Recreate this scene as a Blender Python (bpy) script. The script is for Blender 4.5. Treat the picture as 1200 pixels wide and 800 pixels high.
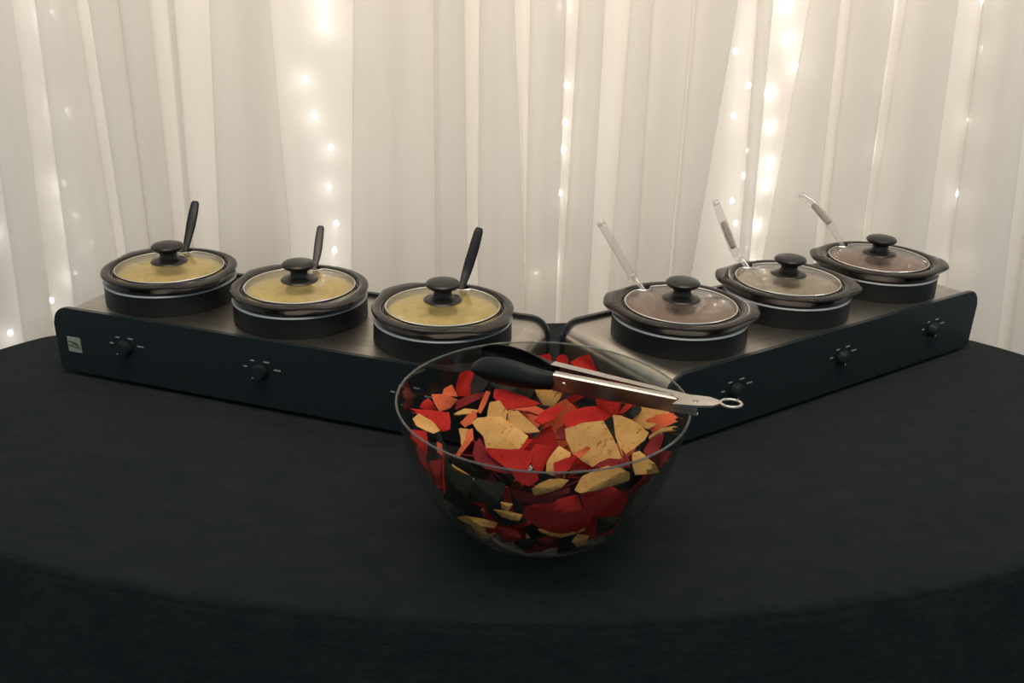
import bpy, bmesh, math, random
from mathutils import Vector, Matrix, noise
PI = math.pi
random.seed(7)
for o in list(bpy.data.objects):
    bpy.data.objects.remove(o)
scene = bpy.context.scene
COL = scene.collection

# ------------------------------------------------------------------ camera
TZ = 0.74                                   # height of the table top above the floor
F_PX, PITCH, ROLL, CAM_H = 1085.0, 0.3921, 0.0276, 0.5888
cam_data = bpy.data.cameras.new('camera')
cam_data.sensor_width = 36.0
cam_data.lens = F_PX / 1200.0 * 36.0
cam_data.clip_start = 0.02
cam = bpy.data.objects.new('camera', cam_data)
COL.objects.link(cam)
cam.matrix_world = (Matrix.Translation((0, 0, TZ + CAM_H)) @ Matrix.Rotation(PI / 2 - PITCH, 4, 'X')
                    @ Matrix.Rotation(ROLL, 4, 'Z'))
scene.camera = cam

# ------------------------------------------------------------------ light and exposure
scene.view_settings.view_transform = 'Standard'
scene.view_settings.look = 'None'
scene.view_settings.gamma = 1.0
scene.view_settings.use_curve_mapping = False
scene.view_settings.exposure = 0.0
world = bpy.data.worlds.new('world')
scene.world = world
world.use_nodes = True
bg = world.node_tree.nodes['Background']
bg.inputs[0].default_value = (0.78, 0.95, 1.03, 1)
bg.inputs[1].default_value = 0.49

def area_light(name, loc, target, sx, sy, power, color):
    d = bpy.data.lights.new(name, 'AREA')
    d.shape = 'RECTANGLE'
    d.size, d.size_y = sx, sy
    d.energy = power
    d.color = color
    o = bpy.data.objects.new(name, d)
    COL.objects.link(o)
    o.location = loc
    v = Vector(target) - Vector(loc)
    o.rotation_euler = v.to_track_quat('-Z', 'Y').to_euler()
    return o
# added warm fill from above, no known fixture, turned to wash the curtain
cl = area_light('curtain_front_fill', (0.1, 0.62, 2.75), (0.1, 1.75, 1.25), 2.4, 0.8, 16.5, (1.0, 0.83, 0.66))
cl.data.spread = math.radians(84)
# unseen backlight added behind the drape to brighten its single layers
area_light('curtain_back_fill', (0.0, 1.93, 2.62), (0.0, 1.90, 0.9), 3.6, 0.12, 33.0, (1.0, 0.90, 0.78))

# ------------------------------------------------------------------ helpers
def ray(px, py):
    u, v = px - 600.0, py - 400.0
    c, s = math.cos(-ROLL), math.sin(-ROLL)
    u, v = c * u - s * v, s * u + c * v
    return Vector((u / F_PX, math.cos(PITCH) - v / F_PX * math.sin(PITCH),
                   -math.sin(PITCH) - v / F_PX * math.cos(PITCH)))
CAMP = Vector((0, 0, CAM_H))
def at_z(px, py, z):                        # point on a level plane, z above the table top
    d = ray(px, py)
    p = CAMP + d * ((z - CAM_H) / d.z)
    return Vector((p.x, p.y, p.z + TZ))
def at_y(px, py, y):
    d = ray(px, py)
    p = CAMP + d * (y / d.y)
    return Vector((p.x, p.y, p.z + TZ))

def link_mesh(name, verts, faces, m, parent=None, smooth=True, loc=None):
    me = bpy.data.meshes.new(name)
    me.from_pydata([tuple(v) for v in verts], [], faces)
    me.update()
    if smooth:
        me.polygons.foreach_set('use_smooth', [True] * len(me.polygons))
    me.materials.append(m)
    o = bpy.data.objects.new(name, me)
    COL.objects.link(o)
    if parent:
        o.parent = parent
    if loc:
        o.location = loc
    return o
def from_bm(name, bm, m, parent=None, smooth=True, auto=True):
    bmesh.ops.recalc_face_normals(bm, faces=bm.faces)
    me = bpy.data.meshes.new(name)
    bm.to_mesh(me)
    bm.free()
    if smooth:
        me.polygons.foreach_set('use_smooth', [True] * len(me.polygons))
        if auto:
            me.set_sharp_from_angle(angle=math.radians(38))
    me.materials.append(m)
    o = bpy.data.objects.new(name, me)
    COL.objects.link(o)
    if parent:
        o.parent = parent
    return o
def tag(o, label, cat, group=None, kind=None):
    if label: o['label'] = label
    if cat: o['category'] = cat
    if group: o['group'] = group
    if kind: o['kind'] = kind
    return o
def empty(name, loc=(0, 0, 0), rz=0.0):
    o = bpy.data.objects.new(name, None)
    o.empty_display_size = 0.05
    COL.objects.link(o)
    o.location = loc
    o.rotation_euler = (0, 0, rz)
    return o
def add_box(bm, x0, x1, y0, y1, z0, z1, bevel=0.0, seg=2):
    r = bmesh.ops.create_cube(bm, size=1)
    for v in r['verts']:
        v.co = Vector(((x0 + x1) / 2 + v.co.x * (x1 - x0), (y0 + y1) / 2 + v.co.y * (y1 - y0), (z0 + z1) / 2 + v.co.z * (z1 - z0)))
    if bevel:
        es = list({e for v in r['verts'] for e in v.link_edges})
        bmesh.ops.bevel(bm, geom=es, offset=bevel, segments=seg, affect='EDGES', clamp_overlap=True)
def lathe(profile, n=64, rfun=None, close=False, phase=0.0):
    """profile: list of (r, z[, w]); w is how far the radius follows rfun"""
    verts, faces = [], []
    rows = []
    for p in profile:
        r, z = p[0], p[1]
        w = p[2] if len(p) > 2 else 0.0
        if r < 1e-6:
            rows.append([len(verts)]); verts.append(Vector((0, 0, z)))
            continue
        row = []
        for k in range(n):
            a = 2 * PI * k / n + phase
            rr = r + (w * rfun(a) if rfun and w else 0.0)
            row.append(len(verts)); verts.append(Vector((rr * math.cos(a), rr * math.sin(a), z)))
        rows.append(row)
    pairs = list(zip(rows[:-1], rows[1:]))
    if close:
        pairs.append((rows[-1], rows[0]))
    for a, b in pairs:
        for k in range(n):
            k2 = (k + 1) % n
            if len(a) == 1 and len(b) == 1: continue
            if len(a) == 1: faces.append((a[0], b[k2], b[k]))
            elif len(b) == 1: faces.append((a[k], a[k2], b[0]))
            else: faces.append((a[k], a[k2], b[k2], b[k]))
    return verts, faces
def lathe_obj(name, profile, m, parent=None, n=64, rfun=None, close=False, sharp=40):
    v, f = lathe(profile, n, rfun, close)
    bm = bmesh.new()
    vs = [bm.verts.new(c) for c in v]
    for q in f:
        bm.faces.new([vs[i] for i in q])
    return from_bm(name, bm, m, parent)
def sweep(path, sect, cap=True):
    """sect(t, i) -> list of (a, b) offsets along side/up at each path point; returns verts, faces"""
    verts, faces = [], []
    n = len(path)
    prev_side = None
    m = 0
    for i, p in enumerate(path):
        t = (path[min(i + 1, n - 1)] - path[max(i - 1, 0)]).normalized()
        if prev_side is None:
            up = Vector((0, -1, 0)) if abs(t.y) < 0.9 else Vector((0, 0, 1))
            side = t.cross(up).normalized()
        else:
            side = (prev_side - t * prev_side.dot(t)).normalized()
        prev_side = side
        up2 = side.cross(t).normalized()
        s = sect(i / (n - 1), i)
        m = len(s)
        for a, b in s:
            verts.append(p + side * a + up2 * b)
    for i in range(n - 1):
        for k in range(m):
            k2 = (k + 1) % m
            faces.append((i * m + k, i * m + k2, (i + 1) * m + k2, (i + 1) * m + k))
    if cap:
        faces.append(tuple(range(m - 1, -1, -1)))
        faces.append(tuple((n - 1) * m + k for k in range(m)))
    return verts, faces
def circle_sect(r, n=10):
    return [(r * math.cos(2 * PI * k / n), r * math.sin(2 * PI * k / n)) for k in range(n)]
def smooth_path(pts, n=24):
    out = []
    P = [pts[0] * 2 - pts[1]] + list(pts) + [pts[-1] * 2 - pts[-2]]
    segs = len(pts) - 1
    per = max(2, n // segs)
    for s in range(segs):
        p0, p1, p2, p3 = P[s], P[s + 1], P[s + 2], P[s + 3]
        for k in range(per):
            t = k / per
            out.append(0.5 * ((2 * p1) + (p2 - p0) * t + (2 * p0 - 5 * p1 + 4 * p2 - p3) * t * t + (3 * p1 - p0 - 3 * p2 + p3) * t ** 3))
    out.append(pts[-1].copy())
    return out

# ------------------------------------------------------------------ materials
def mat(name):
    m = bpy.data.materials.new(name)
    m.use_nodes = True
    nt = m.node_tree
    nt.nodes.clear()
    out = nt.nodes.new('ShaderNodeOutputMaterial')
    return m, nt, out
def N(nt, kind, **kw):
    n = nt.nodes.new(kind)
    for k, v in kw.items():
        if k.startswith('_'):
            setattr(n, k[1:], v)
        else:
            n.inputs[k.replace('__', ' ')].default_value = v
    return n
def bump(nt, height, strength, dist):
    b = nt.nodes.new('ShaderNodeBump')
    b.inputs['Strength'].default_value = strength
    b.inputs['Distance'].default_value = dist
    nt.links.new(height, b.inputs['Height'])
    return b.outputs[0]
def tex(nt, scale, detail=3.0, rough=0.5, stretch=None, obj=True):
    tc = nt.nodes.new('ShaderNodeTexCoord')
    n = nt.nodes.new('ShaderNodeTexNoise')
    n.inputs['Scale'].default_value = scale
    n.inputs['Detail'].default_value = detail
    n.inputs['Roughness'].default_value = rough
    src = tc.outputs['Object']
    if stretch:
        mp = nt.nodes.new('ShaderNodeMapping')
        mp.inputs['Scale'].default_value = stretch
        nt.links.new(src, mp.inputs[0]); src = mp.outputs[0]
    nt.links.new(src, n.inputs['Vector'])
    return n.outputs['Fac']
def ramp(nt, fac, stops):
    r = nt.nodes.new('ShaderNodeValToRGB')
    el = r.color_ramp.elements
    while len(el) < len(stops): el.new(0.5)
    for e, (p, c) in zip(el, stops):
        e.position = p
        e.color = (*c, 1)
    nt.links.new(fac, r.inputs[0])
    return r.outputs[0]
def principled(name, color, rough=0.5, metal=0.0, spec=0.5, var=None, vscale=20, stretch=None, bmp=None, coat=0.0, sheen=0.0, trans=0.0):
    m, nt, out = mat(name)
    p = nt.nodes.new('ShaderNodeBsdfPrincipled')
    p.inputs['Base Color'].default_value = (*color, 1)
    p.inputs['Roughness'].default_value = rough
    p.inputs['Metallic'].default_value = metal
    p.inputs['Specular IOR Level'].default_value = spec
    p.inputs['Coat Weight'].default_value = coat
    p.inputs['Sheen Weight'].default_value = sheen
    p.inputs['Transmission Weight'].default_value = trans
    if var:
        c = ramp(nt, tex(nt, vscale, 4, 0.6, stretch), [(0.32, color), (0.7, var)])
        nt.links.new(c, p.inputs['Base Color'])
    if bmp:
        nt.links.new(bump(nt, tex(nt, bmp[0], 4, 0.6, stretch), bmp[1], bmp[2]), p.inputs['Normal'])
    nt.links.new(p.outputs[0], out.inputs[0])
    return m
def clear_plastic(name, tint, rough=0.03, haze=None, ior=1.45, haze_fac=0.0, haze_var=0.0):
    """thin clear wall: see-through, with a Fresnel sheen and a little haze"""
    m, nt, out = mat(name)
    tr = N(nt, 'ShaderNodeBsdfTransparent', Color=(*tint, 1))
    gl = N(nt, 'ShaderNodeBsdfGlossy', Roughness=rough, Color=(1, 1, 1, 1))
    lw = N(nt, 'ShaderNodeLayerWeight', Blend=0.5)          # Schlick sheen, the same from both sides of the wall
    pw = N(nt, 'ShaderNodeMath', _operation='POWER'); pw.inputs[1].default_value = 5.0
    nt.links.new(lw.outputs['Facing'], pw.inputs[0])
    f0 = ((ior - 1) / (ior + 1)) ** 2
    fr = N(nt, 'ShaderNodeMath', _operation='MULTIPLY_ADD'); fr.inputs[1].default_value = (1 - f0) * 0.7; fr.inputs[2].default_value = f0
    nt.links.new(pw.outputs[0], fr.inputs[0])
    base = tr.outputs[0]
    if haze:
        df = N(nt, 'ShaderNodeBsdfDiffuse', Color=(*haze, 1))
        tl = N(nt, 'ShaderNodeBsdfTranslucent', Color=(*haze, 1))
        mh = N(nt, 'ShaderNodeMixShader', Fac=0.5)
        nt.links.new(df.outputs[0], mh.inputs[1]); nt.links.new(tl.outputs[0], mh.inputs[2])
        mx = N(nt, 'ShaderNodeMixShader', Fac=haze_fac)
        if haze_var:
            mr = nt.nodes.new('ShaderNodeMapRange')
            mr.inputs['From Min'].default_value, mr.inputs['From Max'].default_value = 0.3, 0.7
            mr.inputs['To Min'].default_value, mr.inputs['To Max'].default_value = haze_fac - haze_var, haze_fac + haze_var
            nt.links.new(tex(nt, 45, 4, 0.6), mr.inputs['Value'])
            nt.links.new(mr.outputs[0], mx.inputs[0])
        nt.links.new(base, mx.inputs[1]); nt.links.new(mh.outputs[0], mx.inputs[2])
        base = mx.outputs[0]
    ms = N(nt, 'ShaderNodeMixShader')
    nt.links.new(fr.outputs[0], ms.inputs[0])
    nt.links.new(base, ms.inputs[1]); nt.links.new(gl.outputs[0], ms.inputs[2])
    nt.links.new(ms.outputs[0], out.inputs[0])
    return m
def sheer(name):
    m, nt, out = mat(name)
    c = ramp(nt, tex(nt, 9, 3, 0.5, (3, 3, 0.25)), [(0.3, (0.90, 0.87, 0.825)), (0.7, (0.94, 0.915, 0.875))])
    df = nt.nodes.new('ShaderNodeBsdfDiffuse')
    tl = nt.nodes.new('ShaderNodeBsdfTranslucent')
    nt.links.new(c, df.inputs[0]); nt.links.new(c, tl.inputs[0])
    mx = N(nt, 'ShaderNodeMixShader', Fac=0.42)
    nt.links.new(df.outputs[0], mx.inputs[1]); nt.links.new(tl.outputs[0], mx.inputs[2])
    tr = N(nt, 'ShaderNodeBsdfTransparent', Color=(1, 1, 1, 1))
    ms = N(nt, 'ShaderNodeMixShader', Fac=0.20)
    nt.links.new(mx.outputs[0], ms.inputs[1]); nt.links.new(tr.outputs[0], ms.inputs[2])
    nt.links.new(ms.outputs[0], out.inputs[0])
    return m
def emitter(name, color, strength):
    m, nt, out = mat(name)
    e = N(nt, 'ShaderNodeEmission', Color=(*color, 1), Strength=strength)
    nt.links.new(e.outputs[0], out.inputs[0])
    return m
def chip_mat(name, lo, hi, spot):
    m, nt, out = mat(name)
    p = nt.nodes.new('ShaderNodeBsdfPrincipled')
    p.inputs['Roughness'].default_value = 0.75
    p.inputs['Specular IOR Level'].default_value = 0.12
    oi = nt.nodes.new('ShaderNodeObjectInfo')
    c1 = ramp(nt, tex(nt, 45, 5, 0.65), [(0.3, lo), (0.68, hi)])
    c2 = ramp(nt, tex(nt, 230, 2, 0.5), [(0.60, (0, 0, 0)), (0.72, (1, 1, 1))])
    mx = nt.nodes.new('ShaderNodeMix'); mx.data_type = 'RGBA'
    nt.links.new(c2, mx.inputs['Factor'])
    nt.links.new(c1, mx.inputs['A']); mx.inputs['B'].default_value = (*spot, 1)
    hs = nt.nodes.new('ShaderNodeHueSaturation')
    mr = nt.nodes.new('ShaderNodeMapRange')
    mr.inputs['To Min'].default_value, mr.inputs['To Max'].default_value = 0.90, 1.26
    nt.links.new(oi.outputs['Random'], mr.inputs['Value'])
    nt.links.new(mr.outputs[0], hs.inputs['Value'])
    nt.links.new(mx.outputs['Result'], hs.inputs['Color'])
    nt.links.new(hs.outputs[0], p.inputs['Base Color'])
    nt.links.new(bump(nt, tex(nt, 160, 4, 0.6), 0.5, 0.001), p.inputs['Normal'])
    nt.links.new(p.outputs[0], out.inputs[0])
    return m
M = {}
M['cloth'] = principled('black_cloth', (0.0125, 0.0172, 0.0187), 0.95, spec=0.12, var=(0.0200, 0.0245, 0.0245), vscale=26, stretch=(1, 2.2, 1), bmp=(420, 0.5, 0.0012))
nt_ = M['cloth'].node_tree
pb_ = [n_ for n_ in nt_.nodes if n_.type == 'BSDF_PRINCIPLED'][0]
b0_ = pb_.inputs['Normal'].links[0].from_node
b1_ = nt_.nodes.new('ShaderNodeBump')
b1_.inputs['Strength'].default_value = 0.75
b1_.inputs['Distance'].default_value = 0.010
nt_.links.new(tex(nt_, 38, 6, 0.68, (0.7, 2.6, 1)), b1_.inputs['Height'])
nt_.links.new(b1_.outputs[0], b0_.inputs['Normal'])
M['sheer'] = sheer('sheer_fabric')
M['paint'] = principled('white_paint', (0.78, 0.75, 0.70), 0.8, bmp=(60, 0.15, 0.002))
M['carpet'] = principled('grey_carpet', (0.13, 0.125, 0.12), 0.95, var=(0.18, 0.17, 0.165), vscale=60, bmp=(300, 0.8, 0.003))
M['steel'] = principled('brushed_steel', (0.42, 0.39, 0.345), 0.33, metal=1.0, var=(0.54, 0.50, 0.445), vscale=60, stretch=(0.06, 1, 1), bmp=None)
M['tongs_steel'] = principled('tongs_steel', (0.44, 0.42, 0.385), 0.20, metal=1.0, var=(0.54, 0.51, 0.465), vscale=80, stretch=(0.1, 1, 1))
M['panel'] = principled('black_panel', (0.014, 0.019, 0.0215), 0.28, spec=0.4)
M['well'] = principled('black_well', (0.009, 0.0105, 0.0105), 0.45, spec=0.22)
M['ring'] = principled('silver_ring', (0.30, 0.325, 0.335), 0.35)
M['crock'] = principled('black_stoneware', (0.011, 0.0075, 0.0055), 0.09, spec=0.32, coat=0.0)
M['knob'] = principled('black_phenolic', (0.010, 0.009, 0.0075), 0.30, spec=0.35)
M['nylon'] = principled('black_nylon', (0.008, 0.0095, 0.0105), 0.42, spec=0.22)
M['nylon_brown'] = principled('worn_black_nylon', (0.022, 0.018, 0.014), 0.45, spec=0.4)
M['lid_rim'] = principled('lid_rim_steel', (0.60, 0.58, 0.54), 0.25, metal=1.0)
M['lid_yellow'] = clear_plastic('lid_glass', (0.97, 0.97, 0.95), 0.10, haze=(0.62, 0.52, 0.28), haze_fac=0.20, haze_var=0.10)
M['lid_brown'] = clear_plastic('lid_glass_clear', (0.96, 0.95, 0.94), 0.07, haze=(0.46, 0.38, 0.31), haze_fac=0.13, haze_var=0.08)
M['queso'] = principled('yellow_dip', (0.38, 0.265, 0.030), 0.5, var=(0.64, 0.48, 0.10), vscale=42, bmp=(90, 0.4, 0.004))
M['chili'] = principled('brown_dip', (0.095, 0.036, 0.018), 0.45, var=(0.16, 0.066, 0.034), vscale=90, bmp=(130, 0.7, 0.006))
M['verde'] = principled('olive_dip', (0.20, 0.185, 0.10), 0.45, var=(0.28, 0.25, 0.15), vscale=80, bmp=(110, 0.6, 0.005))
M['clear'] = clear_plastic('clear_acrylic', (0.90, 0.89, 0.87), 0.05, ior=1.75, haze=(0.90, 0.88, 0.85), haze_fac=0.16)
M['sticker'] = principled('grey_brown_sticker', (0.20, 0.165, 0.13), 0.6, var=(0.30, 0.26, 0.22), vscale=90)
M['bowl'] = clear_plastic('smoky_clear_plastic', (0.83, 0.835, 0.81), 0.05, ior=1.32)
M['print'] = principled('white_print', (0.26, 0.285, 0.29), 0.5)
M['badge'] = principled('badge_silver', (0.25, 0.285, 0.24), 0.42, spec=0.5)
M['badge_dark'] = principled('badge_dark', (0.07, 0.09, 0.04), 0.5)
M['bulb'] = emitter('bulb_glow', (1.0, 0.95, 0.92), 28.0)
M['wire'] = principled('clear_wire', (0.70, 0.67, 0.60), 0.5)
M['rubber'] = principled('black_rubber', (0.012, 0.012, 0.012), 0.7)
M['chip_red'] = chip_mat('red_corn', (0.32, 0.012, 0.010), (0.45, 0.023, 0.015), (0.21, 0.009, 0.008))
M['chip_orange'] = chip_mat('orange_corn', (0.52, 0.085, 0.035), (0.66, 0.14, 0.055), (0.38, 0.05, 0.02))
M['chip_yellow'] = chip_mat('yellow_corn', (0.52, 0.25, 0.066), (0.66, 0.37, 0.13), (0.34, 0.14, 0.034))
M['chip_dark'] = chip_mat('blue_corn', (0.012, 0.012, 0.010), (0.028, 0.026, 0.019), (0.015, 0.015, 0.014))
M['chip_maroon'] = chip_mat('dark_red_corn', (0.15, 0.013, 0.013), (0.24, 0.024, 0.023), (0.10, 0.010, 0.010))

# ------------------------------------------------------------------ the setting
def slab(name, x0, x1, y0, y1, z0, z1, m):
    bm = bmesh.new()
    add_box(bm, x0, x1, y0, y1, z0, z1)
    o = from_bm(name, bm, m, smooth=False)
    o['kind'] = 'structure'
    return o
slab('floor', -5.0, 5.0, -6.0, 2.3, -0.06, 0.0, M['carpet'])
slab('wall_back', -2.6, 2.6, 2.15, 2.3, 0.0, 2.9, M['paint'])

# ------------------------------------------------------------------ sheer curtain with real pleats
CY, CSLOPE = 1.605, 0.13
def curtain_y(x): return CY + CSLOPE * x
def on_curtain(px, py):
    y = CY
    for _ in range(5):
        p = at_y(px, py, y)
        y = curtain_y(p.x)
    return p
# pleats: left and right edge measured at the top of the view (row 0) and low down (row 340)
PLEATS = [(-330, -262, -262, -204), (-205, -160, -160, -112), (-118, -40, -70, -8), (-25, 18, 22, 60) ,
          (44, 92, 88, 148), (106, 142, 158, 186), (142, 178, 186, 214), (200, 206, 228, 233), (248, 318, 262, 348),
          (415, 511, 412, 513), (512, 545, 514, 549), (562, 603, 560, 616),
          (621, 664, 615, 652), (678, 709, 658, 690), (738, 764, 712, 743), (764, 812, 743, 781),
          (814, 864, 784, 806), (887, 905, 862, 874), (947, 984, 886, 948), (996, 1047, 958, 1000), (1060, 1122, 1006, 1076),
          (1150, 1215, 1104, 1172), (1238, 1290, 1188, 1238), (1310, 1400, 1262, 1345), (1430, 1500, 1375, 1442)]
z_top_ref = on_curtain(600, 0).z
z_bot_ref = on_curtain(600, 340).z
def x_at(xt, xb):
    return on_curtain(xt, 0).x, on_curtain(xb, 340).x
ctrl = []                                   # (x at top ref, x at bottom ref, depth) along the cloth
rc = random.Random(3)
xs0 = x_at(-420, -350)
ctrl.append((xs0[0], xs0[1], 0.0))
for i, (a0, a1, b0, b1) in enumerate(PLEATS):
    l, r = x_at(a0, b0), x_at(a1, b1)
    w = (r[0] - l[0], r[1] - l[1])
    def mix(t, d):
        ctrl.append((l[0] + w[0] * t, l[1] + w[1] * t, d))
    k = rc.uniform(0.46, 0.80)
    k2 = rc.uniform(0.46, 0.72)
    fr = -0.016 - rc.uniform(0, 0.006)
    mix(0.00, 0.001); mix(0.2, 0.002); mix(k, 0.003)          # runs under the pleat
    mix(k - 0.002, -0.004); mix(0.3, -0.005); mix(0.02, -0.006)   # folds back
    mix(0.0, -0.011); mix(0.12, fr); mix(0.5, fr - 0.006); mix(0.88, fr); mix(1.0, -0.011)   # front of the pleat
    mix(0.98, -0.007); mix(0.8, -0.006); mix(1 - k2, -0.005)
    mix(1 - k2 + 0.002, 0.004); mix(0.8, 0.004); mix(1.0, 0.003)
    if i + 1 < len(PLEATS):                                   # single layer between pleats sags softly
        n_ = PLEATS[i + 1]
        l2 = x_at(n_[0], n_[2])
        for t in (0.33, 0.66):
            ctrl.append((r[0] + (l2[0] - r[0]) * t, r[1] + (l2[1] - r[1]) * t, 0.004 + rc.uniform(0, 0.007)))
xe = x_at(1560, 1500)
ctrl.append((xe[0], xe[1], 0.0))
def chaikin(pts):
    out = [pts[0]]
    for a, b in zip(pts[:-1], pts[1:]):
        out.append(tuple(a[i] * 0.75 + b[i] * 0.25 for i in range(3)))
        out.append(tuple(a[i] * 0.25 + b[i] * 0.75 for i in range(3)))
    out.append(pts[-1])
    return out
path = chaikin(ctrl)
ROWS = 30
cv, cf = [], []
for j in range(ROWS):
    z = 0.02 + (2.60 - 0.02) * j / (ROWS - 1)
    t = (z - z_bot_ref) / (z_top_ref - z_bot_ref)
    t = max(-0.9, min(2.2, t))
    for i, (xt, xb, d) in enumerate(path):
        x = xb + (xt - xb) * t
        wob = 0.008 * noise.noise(Vector((x * 2.2, z * 0.7, 1.7))) + 0.004 * noise.noise(Vector((x * 6, z * 1.1, 4.2)))
        cv.append(Vector((x, curtain_y(x) + d * (1.0 + 0.25 * noise.noise(Vector((x * 3, z * 0.9, 9))) ) + wob, z)))
n = len(path)
for j in range(ROWS - 1):
    for i in range(n - 1):
        cf.append((j * n + i, j * n + i + 1, (j + 1) * n + i + 1, (j + 1) * n + i))
curtain = link_mesh('curtain', cv, cf, M['sheer'])
tag(curtain, 'sheer white pleated curtain hanging behind the black table', 'curtain')

# ------------------------------------------------------------------ string lights behind the curtain
bm = bmesh.new()
bmesh.ops.create_icosphere(bm, subdivisions=2, radius=0.0042)
for v in bm.verts: v.co.z *= 1.35
bulb_me = bpy.data.meshes.new('bulb')
bm.to_mesh(bulb_me); bm.free()
bulb_me.polygons.foreach_set('use_smooth', [True] * len(bulb_me.polygons))
bulb_me.materials.append(M['bulb'])
STRINGS = [
    ('string of tiny lights glowing through the curtain beside the badged food warmer', [(62, 15), (80, 130), (75, 215), (88, 252), (108, 283), (88, 320), (60, 352)], 0.030),
    ('string of few tiny lights behind the curtain at the end of the badged warmer', [(-20, 60), (-8, 160), (-4, 270), (12, 390)], 0.030),
    ('string of bright lights behind the curtain above the middle pot of yellow dip', [(378, 2), (382, 30), (357, 93), (368, 135), (388, 173), (385, 218), (394, 262), (392, 293), (388, 330)], 0.026),
    ('string of faint sparkling lights in the curtain above the gap between the warmers', [(655, 8), (664, 100), (662, 143), (660, 175), (656, 226), (643, 305), (629, 320)], 0.022),
    ('string of bright lights above the clear spoon in the olive dip', [(890, 24), (862, 60), (877, 100), (860, 135), (877, 177), (872, 206), (858, 235), (862, 262), (876, 290)], 0.044),
    ('dense string of large glowing lights in the brightest stretch of curtain', [(917, 8), (920, 45), (932, 77), (897, 108), (899, 147), (899, 190), (895, 215), (884, 262), (880, 310)], 0.020),
    ('string of sparse lights behind the curtain above the pot at the end of the row', [(1030, 10), (1017, 85), (1012, 173), (997, 258)], 0.024),
    ('string of sparse lights in the curtain beyond the unbadged warmer\'s end', [(1152, 0), (1150, 57), (1136, 140), (1123, 227), (1118, 300)], 0.024),
]
for lbl, pts, off in STRINGS:
    P = []
    for px, py in pts:
        d = ray(px, py)
        y = CY + off
        for _ in range(5):
            p = at_y(px, py, y); y = curtain_y(p.x) + off + 0.003
        P.append(p)
    P.sort(key=lambda q: -q.z)
    seen = list(P)
    rs = random.Random(int(P[0].x * 1000))
    top, x, y = P[0].z, P[0].x, P[0].y
    up = []
    while top < 2.42:                       # the string goes on up to the rail and down to the floor
        top += rs.uniform(0.075, 0.11)
        xx = x + rs.uniform(-0.02, 0.02)
        up.insert(0, Vector((xx, curtain_y(xx) + off + 0.03, top)))
    low, down = P[-1].z, []
    x = P[-1].x
    while low > 0.3:
        low -= rs.uniform(0.09, 0.13)
        xx = x + rs.uniform(-0.02, 0.02)
        down.append(Vector((xx, curtain_y(xx) + off + 0.03, low)))
    P = up + P + down
    root = empty('string_light', (P[0].x, P[0].y, 2.55))
    tag(root, lbl, 'string lights', 'string lights behind the curtain')
    base = root.location.copy()
    wp = [Vector((P[0].x, P[0].y + 0.012, 2.55))] + [q + Vector((0.0, 0.007, 0.002)) for q in P]
    wv, wf = sweep(smooth_path(wp, len(wp) * 3), lambda t, i: circle_sect(0.0008, 5))
    link_mesh('wire', [v - base for v in wv], wf, M['wire'], root)
    for q in P:
        b = bpy.data.objects.new('bulb', bulb_me)
        COL.objects.link(b)
        b.parent = root
        b.location = q - base

# ------------------------------------------------------------------ tablecloth on the table, D-shaped with soft corners
TCX, TCY, TROT = 0.035, 1.202, 0.055
def table_outline(a):
    c, s = math.cos(a), math.sin(a)
    x, y = 0.90 * c, (0.475 if s <= 0 else 0.49) * s
    cr, sr = math.cos(TROT), math.sin(TROT)
    wx, wy = TCX + x * cr - y * sr, TCY + x * sr + y * cr
    back = 1.510 + 0.125 * wx                     # straight far side along the curtain, with soft corners
    if wy > back - 0.03:
        over = wy - (back - 0.03)
        wy = back - 0.03 + 0.03 * (1 - math.exp(-over / 0.03))
    return Vector((wx, wy, 0))
NA = 360
oa = []
# even steps along the outline
raw = [table_outline(2 * PI * k / 4000) for k in range(4000)]
ln = [0.0]
for k in range(4000):
    ln.append(ln[-1] + (raw[(k + 1) % 4000] - raw[k]).length)
j = 0
for k in range(NA):
    tgt = ln[-1] * k / NA
    while ln[j + 1] < tgt: j += 1
    oa.append(raw[j % 4000])
perim = ln[-1]
ctr = Vector((TCX, TCY, 0))
def crease(x, y):
    """shallow creases, only ever below the table plane"""
    h = 0.0
    for (x0, y0, ang, wdt, amp, lng) in ((-0.26, 0.87, -0.35, 0.008, 0.0034, 0.16), (-0.16, 0.90, 0.75, 0.007, 0.0030, 0.10), (0.37, 0.98, 0.45, 0.008, 0.0034, 0.14),
                                         (0.47, 1.0, 1.0, 0.010, 0.0020, 0.09), (0.62, 1.08, 0.6, 0.010, 0.0022, 0.12), (-0.5, 0.98, 0.2, 0.012, 0.002, 0.15),
                                         (0.28, 0.86, 0.3, 0.008, 0.0016, 0.14), (-0.42, 0.88, -0.5, 0.008, 0.0018, 0.10), (0.55, 0.93, -0.2, 0.009, 0.0018, 0.13)):
        dx, dy = x - x0, y - y0
        u = dx * math.cos(ang) + dy * math.sin(ang)
        v = -dx * math.sin(ang) + dy * math.cos(ang) + 0.01 * math.sin(u * 28)
        h += amp * math.exp(-(v / wdt) ** 2) * math.exp(-(u / lng) ** 2)
    h += 0.0009 * (noise.noise(Vector((x * 9, y * 22, 0.3))) + 1) * 0.5
    return -h
tv, tf = [], []
rings = []
NR = 70
tv.append(Vector((ctr.x, ctr.y, TZ - 0.0008))); rings.append([0])
for r in range(1, NR + 1):
    s = r / NR
    row = []
    for k in range(NA):
        p = ctr + (oa[k] - ctr) * s * 0.985
        row.append(len(tv)); tv.append(Vector((p.x, p.y, TZ + crease(p.x, p.y))))
    rings.append(row)
def outward(k):
    t = (oa[(k + 1) % NA] - oa[k - 1]).normalized()
    return Vector((t.y, -t.x, 0))
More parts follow.
